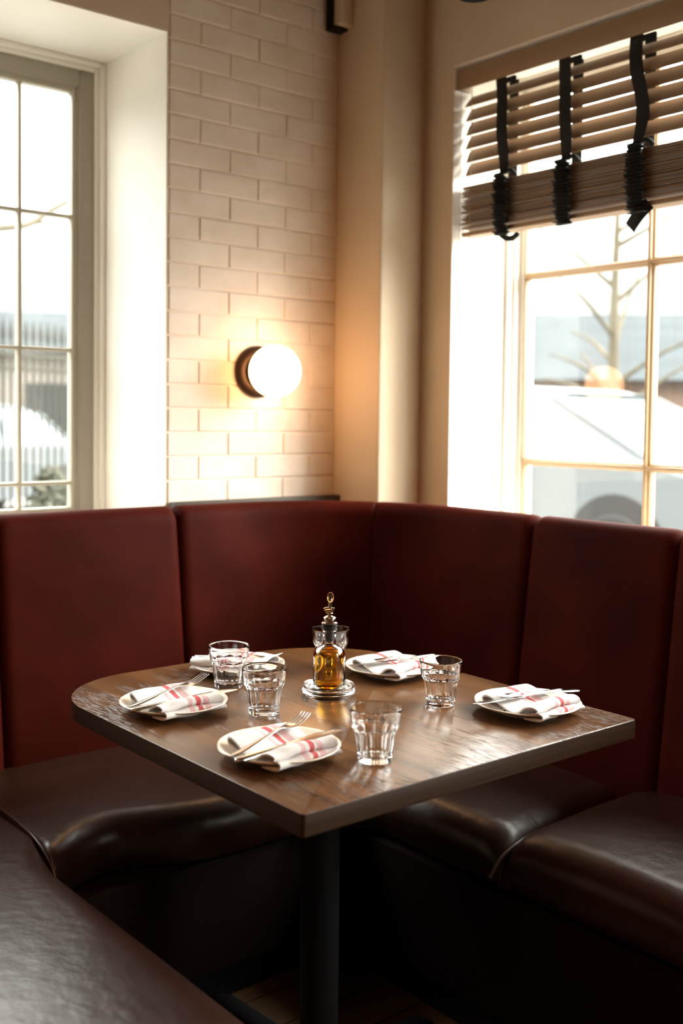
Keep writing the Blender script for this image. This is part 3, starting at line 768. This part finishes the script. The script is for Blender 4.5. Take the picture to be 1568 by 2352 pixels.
# small sensor box high in the corner
sb = tag(empty('wall_speaker', (2.113, 2.575, 2.53)), 'small cream box speaker on a dark bracket at the top of the brick wall', 'speaker')
bm = NB(); box(bm, (-.030, -.026, -.048), (.030, .020, .09), .006, 3); make('speaker_body', bm, M['device'], parent=sb)
bm = NB(); box(bm, (-.036, .0205, -.055), (.0185, .0405, .095), .003); box(bm, (-.0355, .006, -.053), (-.0305, .021, .095), .002); box(bm, (-.036, -.008, -.056), (.014, .021, -.0485), .002)
make('wall_bracket', bm, M['iron'], parent=sb)
# dark lamp head peeping in at the top edge
cl = tag(empty('ceiling_spotlight', (2.05, 1.965, 2.899)), 'dark round spotlight head just showing at the top edge of the photo', 'spotlight')
bm = NB(); lathe(bm, [(0, -.513), (.045, -.513), (.048, -.508), (.044, -.40), (.030, -.38), (0, -.38)], 32); make('lamp_head', bm, M['iron'], parent=cl)
bm = NB(); lathe(bm, [(0, -.3799), (.008, -.3799), (.008, -.012), (.04, -.012), (.04, -.001), (0, -.001)], 20); make('stem', bm, M['iron'], parent=cl)

# ------------------------------------------------------------------ wooden blind
bl = tag(empty('venetian_blind', (2.34, 2.0, 2.30)), 'brown wooden slatted blind with black cloth tapes, half raised in the right window', 'blind')
def blp(name, bm, m, **k):
    o = make(name, bm, m, **k); o.parent = bl; o.matrix_parent_inverse = Matrix.Translation(-bl.location); return o
BY0, BY1 = .46, 2.2765
bm = NB(); box(bm, (2.312, BY0, 2.268), (2.322, BY1 + .003, 2.327), .002); box(bm, (2.3225, BY1 - .001, 2.268), (2.365, BY1 + .003, 2.327), .001); blp('valance', bm, M['rail'])
bm = NB(); box(bm, (2.326, BY0, 2.290), (2.372, BY1 - .003, 2.327), .003); blp('headrail', bm, M['rail'])
rnd = random.Random(5)
SX = 2.352
for k in range(6):
    zc = 2.2405 - .0402 * k
    tilt = R(-60 + rnd.uniform(-3, 3)) if k else R(-48)
    bm = NB(); mt = Matrix.Translation((SX, 0, zc)) @ Matrix.Rotation(tilt, 4, 'Y')
    # gently crowned slat
    rows = []
    for (x, z) in [(-.025, 0), (-.0125, .0016), (0, .0022), (.0125, .0016), (.025, 0), (.025, -.0026), (.0125, -.0012), (0, -.0006), (-.0125, -.0012), (-.025, -.0026)]:
        rows.append([mt @ Vector((x, y, z)) for y in (BY0 + .012, BY1 - .006 + rnd.uniform(-.002, .002))])
    grid(bm, rows, close_u=True)
    bm.faces.new([r_[0] for r_ in [[v for v in bm.verts][i * 2:i * 2 + 2] for i in range(10)]]); bm.verts.ensure_lookup_table()
    bm.faces.new([bm.verts[i * 2 + 1] for i in range(10)])
    blp('slat', bm, M['slat'], angle=60)
nst = 20
for k in range(nst):
    zc = 1.985 - .00665 * k
    bm = NB(); dx = rnd.uniform(-.003, .003); tl = Matrix.Translation((SX + dx, 0, zc)) @ Matrix.Rotation(R(rnd.uniform(-2, 2)), 4, 'Y') @ Matrix.Rotation(R(rnd.uniform(-.05, .05)), 4, 'X')
    box(bm, (-.025, BY0 + .012, -.0017), (.025, BY1 - .006 + rnd.uniform(-.004, .004), .0017), .0008, 1)
    bm.transform(tl); blp('slat', bm, M['slat'])
bm = NB(); box(bm, (SX - .027, BY0 + .01, 1.836), (SX + .027, BY1 - .01, 1.850), .003); blp('bottom_rail', bm, M['rail'])
for j, y in enumerate((2.118, 1.888, 1.658, 1.428, 1.198, .968, .738)):
    rj = random.Random(40 + j)
    # front tape: waving ribbon, then ruffles hanging over the stack
    amp = (.002, .004, .010, .006, .005, .004, .003)[j]
    bm = NB(); pts = []
    zz = 2.272
    ph = rj.uniform(0, 6)
    while zz > 1.995:
        f_ = (2.272 - zz) / .277
        pts.append((2.324 - .004 * math.sin(f_ * 9 + ph), y + amp * math.sin(f_ * 6.5 + (0 if j != 2 else .6)) - .012 * f_ * (j != 1) - .004 * (j == 1) * f_, zz, .0195 - .005 * max(0, f_ - .75) / .25)); zz -= .006
    rows = [[(x, yy - w_, z_), (x - .0012, yy - w_ * .4, z_), (x - .0012, yy + w_ * .4, z_), (x, yy + w_, z_), (x + .0014, yy + w_, z_), (x + .0014, yy - w_, z_)] for x, yy, z_, w_ in pts]
    grid(bm, rows, close_v=True, cap=True); blp('tape', bm, M['black'], angle=70)
    # ruffled slack
    y2 = pts[-1][1]
    bm = NB(); rows = []
    N2 = 90
    for i in range(N2 + 1):
        f_ = i / N2; z_ = 1.998 - f_ * .178
        rx = 2.314 + .007 * math.sin(i * 1.25) - .004 * math.sin(f_ * math.pi)
        w_ = .022 + .0035 * math.sin(i * .9 + j) + .003 * math.sin(f_ * 3)
        cy_ = y2 - .006 * f_ + .003 * math.sin(i * .45 + j)
        if f_ > .9: w_ *= 1 + (f_ - .9) * 2 ; cy_ -= (f_ - .9) * .08
        rows.append([(rx - .004, cy_ - w_, z_), (rx - .007, cy_, z_), (rx - .004, cy_ + w_, z_), (rx + .007, cy_ + w_ * .9, z_), (rx + .007, cy_ - w_ * .9, z_)])
    grid(bm, rows, close_v=True, cap=True); blp('tape_slack', bm, M['black'], angle=70)
    # back tape behind the slats
    bm = NB(); box(bm, (2.379, y - .017, 1.86), (2.381, y + .017, 2.275)); blp('tape', bm, M['black'])
    # cord knot between the slats and the stack, top loop at the headrail
    bm = NB(); tube(bm, smoothpath([(2.325, y2 - .012, 1.998), (2.322, y2 - .026, 2.004), (2.328, y2 - .036, 1.999), (2.336, y2 - .040, 1.990)], 4), .0055, 8); blp('tape_knot', bm, M['black'])
    bm = NB(); box(bm, (2.3225, y - .052, 2.252), (2.333, y + .018, 2.268), .004); blp('tape_loop', bm, M['black'])
    if j == 2:
        bm = NB(); rows = []
        for i in range(9):
            f_ = i / 8; c_ = Vector((2.318 - .006 * math.sin(f_ * 3), y2 - .044 + .056 * f_, 1.842 - .055 * f_)); d = Vector((0, .0125, .0135)) * (1 + .0 * f_)
            rows.append([c_ - d, c_ + d, c_ + d + Vector((.002, 0, 0)), c_ - d + Vector((.002, 0, 0))])
        grid(bm, rows, close_v=True, cap=True); blp('tape_end', bm, M['black'])
    if j == 0:
        bm = NB(); tube(bm, smoothpath([(2.318, y2 - .002, 1.825), (2.316, y2 - .02, 1.812), (2.318, y2 - .045, 1.808), (2.322, y2 - .066, 1.820)], 4), [.008] * 12 + [.004], 8); blp('tape_end', bm, M['black'])
bm = NB(); tube(bm, [(2.330, 2.238, 2.272), (2.328, 2.238, 1.8), (2.329, 2.234, 1.35), (2.330, 2.230, 1.02)], .0016, 6); blp('pull_cord', bm, M['cord'])
bm = NB(); tube(bm, [(2.318, 2.2705, 2.265), (2.318, 2.270, 1.147)], .0009, 6); blp('pull_cord', bm, M['cord'])
bm = NB(); lathe(bm, [(0, 1.150), (.0022, 1.149), (.0035, 1.140), (.0042, 1.129), (.003, 1.127), (0, 1.127)], 14, (2.318, 2.270, 0)); blp('cord_tassel', bm, M['device'])

# ------------------------------------------------------------------ outdoors
bm = NB(); box(bm, (2.9, -30, -.25), (60, 60, -.15)); box(bm, (-40, 3.3, -.25), (2.9, 60, -.15)); struct('floor_street', bm, M['asphalt'], smooth=False)
GZ = -.15
# iron railing outside the left window
fo = tag(empty('iron_fence', (3.0, 8.6, GZ)), 'dark spiked iron railing seen through the left window', 'fence')
fd = Vector((.90, .43, 0)).normalized()
for i in range(-4, 22):
    c_ = fd * (.095 * i + .10); bm = NB()
    lathe(bm, [(0, 0), (.014, 0), (.014, 2.00), (.020, 2.02), (.020, 2.035), (.010, 2.05), (.020, 2.085), (.024, 2.12), (.018, 2.17), (.006, 2.24), (0, 2.27)], 8, tuple(c_)); make('picket', bm, M['fence'], parent=fo)
for z in (.25, 1.82, 1.95):
    bm = NB(); mt = Matrix.Translation(fd * .95 + Vector((0, 0, z))) @ Matrix.Rotation(math.atan2(fd.y, fd.x), 4, 'Z'); box(bm, (-1.4, -.014, -.02), (1.4, .014, .02), mtx=mt); make('rail', bm, M['fence'], parent=fo)
# buildings
def building(name, loc, rz, w_, d_, h, roofh, wm, rm, label, nwin, dark_front=False):
    b = tag(empty(name, loc, rz), label, 'building')
    bm = NB(); box(bm, (-w_ / 2, -d_ / 2, 0), (w_ / 2, d_ / 2, h)); make('wall', bm, wm, parent=b, smooth=False)
    bm = NB()
    v = [bm.verts.new(p) for p in ((-w_ / 2 - .3, -d_ / 2 - .4, h), (w_ / 2 + .3, -d_ / 2 - .4, h), (w_ / 2 + .3, d_ / 2 + .4, h), (-w_ / 2 - .3, d_ / 2 + .4, h), (-w_ / 2 + .5, 0, h + roofh), (w_ / 2 - .5, 0, h + roofh))]
    for f_ in ((3, 2, 1, 0), (0, 1, 5, 4), (2, 3, 4, 5), (1, 2, 5), (3, 0, 4)): bm.faces.new([v[i] for i in f_])
    make('roof', bm, rm, parent=b, smooth=False)
    for i in range(nwin):
        x = -w_ / 2 + w_ * (i + .5) / nwin
        bm = NB(); box(bm, (x - w_ / nwin * .32, -d_ / 2 - .05, .7), (x + w_ / nwin * .32, -d_ / 2 + .05, min(h - .3, 2.2))); make('window', bm, M['dark_win'], parent=b, smooth=False)
    return b
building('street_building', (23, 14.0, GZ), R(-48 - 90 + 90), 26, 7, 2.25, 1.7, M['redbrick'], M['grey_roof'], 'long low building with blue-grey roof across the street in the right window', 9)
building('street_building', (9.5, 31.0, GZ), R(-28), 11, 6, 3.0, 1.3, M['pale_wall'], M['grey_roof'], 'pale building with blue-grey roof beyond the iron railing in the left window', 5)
# cars
def car(label, loc, rz, paint, glass=None, sc_=1.0):
    c_ = tag(empty('car', loc, rz), label, 'car'); c_.scale = (sc_, sc_, sc_); glass = glass or M['car_glass']
    W = .88
    side = [(-2.2, .30), (-2.24, .55), (-2.18, .86), (-1.9, .98), (-1.55, 1.06), (-.55, 1.50), (.2, 1.56), (.9, 1.47), (1.45, 1.10), (1.9, .95), (2.2, .80), (2.25, .5), (2.2, .28)]
    low = [(x, min(z, 1.0)) for x, z in side]
    bm = NB(); rows = []
    for y, s_ in ((-W, .93), (-W + .06, 1), (W - .06, 1), (W, .93)):
        rows.append([Vector((x * (.985 if s_ < 1 else 1), y, .30 + (min(z, 1.02 if s_ == 1 else .97) - .30) * s_)) for x, z in smoothpath([(a, b, 0) for a, b in side], 3) for x, z in [(x, z)]] if False else
                    [Vector((p.x * (.985 if s_ < 1 else 1), y, .30 + (min(p.y, 1.02) - .30) * s_)) for p in smoothpath([(a, b, 0) for a, b in side], 3)])
    grid(bm, rows)
    for r_ in (0, -1):
        pass
    bm.verts.ensure_lookup_table(); nn = len(rows[0])
    bm.faces.new(bm.verts[0:nn]); bm.faces.new(bm.verts[3 * nn:4 * nn]); bm.faces.new([bm.verts[0], bm.verts[nn], bm.verts[2 * nn], bm.verts[3 * nn]]) ; bm.faces.new([bm.verts[nn - 1], bm.verts[2 * nn - 1], bm.verts[3 * nn - 1], bm.verts[4 * nn - 1]])
    make('body', bm, paint, parent=c_, angle=40)
    gh = [(-1.62, 1.0), (-.62, 1.46), (.2, 1.53), (.85, 1.44), (1.42, 1.0)]
    bm = NB(); rows = []
    for y, k_ in ((-.80, 0), (-.62, 1), (.62, 1), (.80, 0)):
        rows.append([Vector((p.x, math.copysign(.80 - (p.y - 1.0) * .34, y) if k_ == 0 else y * .95, p.y if k_ == 0 else p.y + .012)) for p in smoothpath([(a, b, 0) for a, b in gh], 4)])
    grid(bm, rows); bm.verts.ensure_lookup_table(); nn = len(rows[0]); bm.faces.new(bm.verts[0:nn]); bm.faces.new(bm.verts[3 * nn:4 * nn])
    make('cabin_windows', bm, glass, parent=c_, angle=40)
    rf = [(-.66, 1.475), (.2, 1.55), (.88, 1.462)]
    bm = NB(); rows = [[Vector((p.x, y, p.y + dz)) for p in smoothpath([(a, b, 0) for a, b in rf], 5)] for y, dz in ((-.66, -.02), (-.5, .012), (.5, .012), (.66, -.02), (.6, -.05), (-.6, -.05))]
    grid(bm, rows, close_u=True); make('roof', bm, paint, parent=c_, angle=50)
    for x0, x1 in ((-.64, -1.60), (.88, 1.40), (.15, .15)):
        for sgn in (-1, 1):
            z1 = 1.455; z0_ = 1.01
            bm = NB(); tube(bm, [(x0, sgn * .66, z1), (x1, sgn * .80, z0_)], .028, 8); make('pillar', bm, paint, parent=c_)
    for x in (-1.38, 1.38):
        for sgn in (-1, 1):
            bm = NB(); lathe(bm, [(0, -.005), (.42, -.005), (.42, .005), (0, .005)], 32, (x, sgn * .884, .36), axis='Y')
            bmesh.ops.delete(bm, geom=[v for v in bm.verts if v.co.z < .2], context='VERTS'); make('wheel_arch', bm, M['tyre'], parent=c_)
            bm = NB(); lathe(bm, [(0, -.10), (.30, -.10), (.325, -.07), (.325, .07), (.30, .10), (0, .10)], 32, (x, sgn * .81, .325), axis='Y'); wh = make('wheel', bm, M['tyre'], parent=c_)
            bm = NB(); lathe(bm, [(0, -.104), (.20, -.104), (.21, -.09), (.21, .09), (.2, .104), (0, .104)], 24, (x, sgn * .812, .325), axis='Y'); hb = make('hub_cap', bm, M['alloy'], parent=wh)
    for sgn in (-1, 1):
        bm = NB(); box(bm, (-2.235, sgn * .66 - .14, .68), (-2.15, sgn * .66 + .14, .84), .02); make('tail_light', bm, M['red_lens'], parent=c_)
    return c_
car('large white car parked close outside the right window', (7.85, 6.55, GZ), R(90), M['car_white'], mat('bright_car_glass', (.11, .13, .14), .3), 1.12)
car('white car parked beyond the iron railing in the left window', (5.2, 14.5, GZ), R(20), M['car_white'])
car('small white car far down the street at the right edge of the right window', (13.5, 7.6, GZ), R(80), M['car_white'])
# street tree in front of the low building
def tree(loc, label, h, rt, seed, lean=0):
    t_ = tag(empty('bare_tree', loc), label, 'tree'); rn = random.Random(seed)
    bm = NB(); tube(bm, smoothpath([(0, 0, 0), (.03, .02, h * .3), (-.03, 0, h * .6), (.05, .03, h)], 5), [rt * (1 - .7 * i / 15) for i in range(16)], 10); make('trunk', bm, M['bark'], parent=t_)
    for i in range(12):
        a = rn.uniform(0, 6.28); z = h * rn.uniform(.3, .9); L = rn.uniform(.7, 1.6)
        bm = NB(); d = Vector((math.cos(a), math.sin(a), rn.uniform(.3, .8)))
        tube(bm, smoothpath([(0, 0, z), Vector((0, 0, z)) + d * L * .5 + Vector((0, 0, .08)), Vector((0, 0, z)) + d * L], 4), [rt * .35 * (1 - .8 * i_ / 8) for i_ in range(9)], 6); make('branch', bm, M['bark'], parent=t_)
tree((9.6, 7.05, GZ), 'slim bare street tree behind the large white car in the right window', 4.2, .09, 4)
# bough crossing the left window
bo = tag(empty('tree_branch', (3.2, 8.0, 2.67)), 'bare leaning tree bough crossing high in the left window', 'branch')
bm = NB(); tube(bm, smoothpath([(-1.2, 0, -.15), (-.4, 0, -.04), (0, 0, .02), (.25, 0, .08), (.42, .0, .20), (.62, .0, .33), (1.0, .02, .60), (1.9, .05, 1.1)], 5), [.035 - .02 * i / 35 for i in range(36)], 8); make('bough', bm, M['bark'], parent=bo)
bm = NB(); tube(bm, smoothpath([(.2, 0, .07), (.45, .02, .12), (.75, .04, .14), (1.1, .1, .2)], 5), [.014 - .009 * i / 15 for i in range(16)], 6); make('twig', bm, M['bark'], parent=bo)
# trunk that carries the bough, standing left of the window
bm = NB(); tube(bm, smoothpath([(-1.2, 0, -2.82), (-1.22, 0, -1.5), (-1.2, 0, -.15), (-1.15, 0, 1.2)], 5), [.12, .12, .11, .11, .11, .11, .1, .1, .1, .1, .1, .09, .09, .09, .08, .08], 10); make('trunk', bm, M['bark'], parent=bo)
# low shrub and orange barrel
def shrub(loc, label, w_, h):
    s_ = tag(empty('low_shrub', loc), label, 'shrub'); rn = random.Random(9); bm = NB()
    for i in range(420):
        a = rn.uniform(0, 6.28); f_ = rn.random() ** .5; z = rn.uniform(.02, 1); rr_ = w_ * f_ * math.sqrt(max(0, 1 - z ** 2.2))
        c_ = Vector((rr_ * math.cos(a), rr_ * math.sin(a), z * h)); d = Vector((rn.uniform(-1, 1), rn.uniform(-1, 1), rn.uniform(-1, 1))).normalized() * .06; e_ = d.orthogonal().normalized() * .025
        vs = [bm.verts.new(c_ + q) for q in (-d, e_, d, -e_)]; bm.faces.new(vs)
    make('foliage', bm, M['leaf'], parent=s_, smooth=False)
    bm = NB(); tube(bm, [(0, 0, 0), (0, 0, h * .7)], [.03, .01], 8); make('stem', bm, M['bark'], parent=s_)
shrub((3.0, 6.6, GZ), 'dull low shrub in front of the iron railing, low in the left window', .26, 1.08)
bm = NB(); lathe(bm, [(0, 0), (.24, 0), (.25, .05), (.22, .1), (.23, .45), (.20, .5), (.21, .85), (.18, .95), (0, .98)], 24)
o = make('traffic_barrel', bm, M['orange'], loc=(10.6, 8.0, GZ)); tag(o, 'orange street barrel beyond the large white car in the right window', 'barrel')
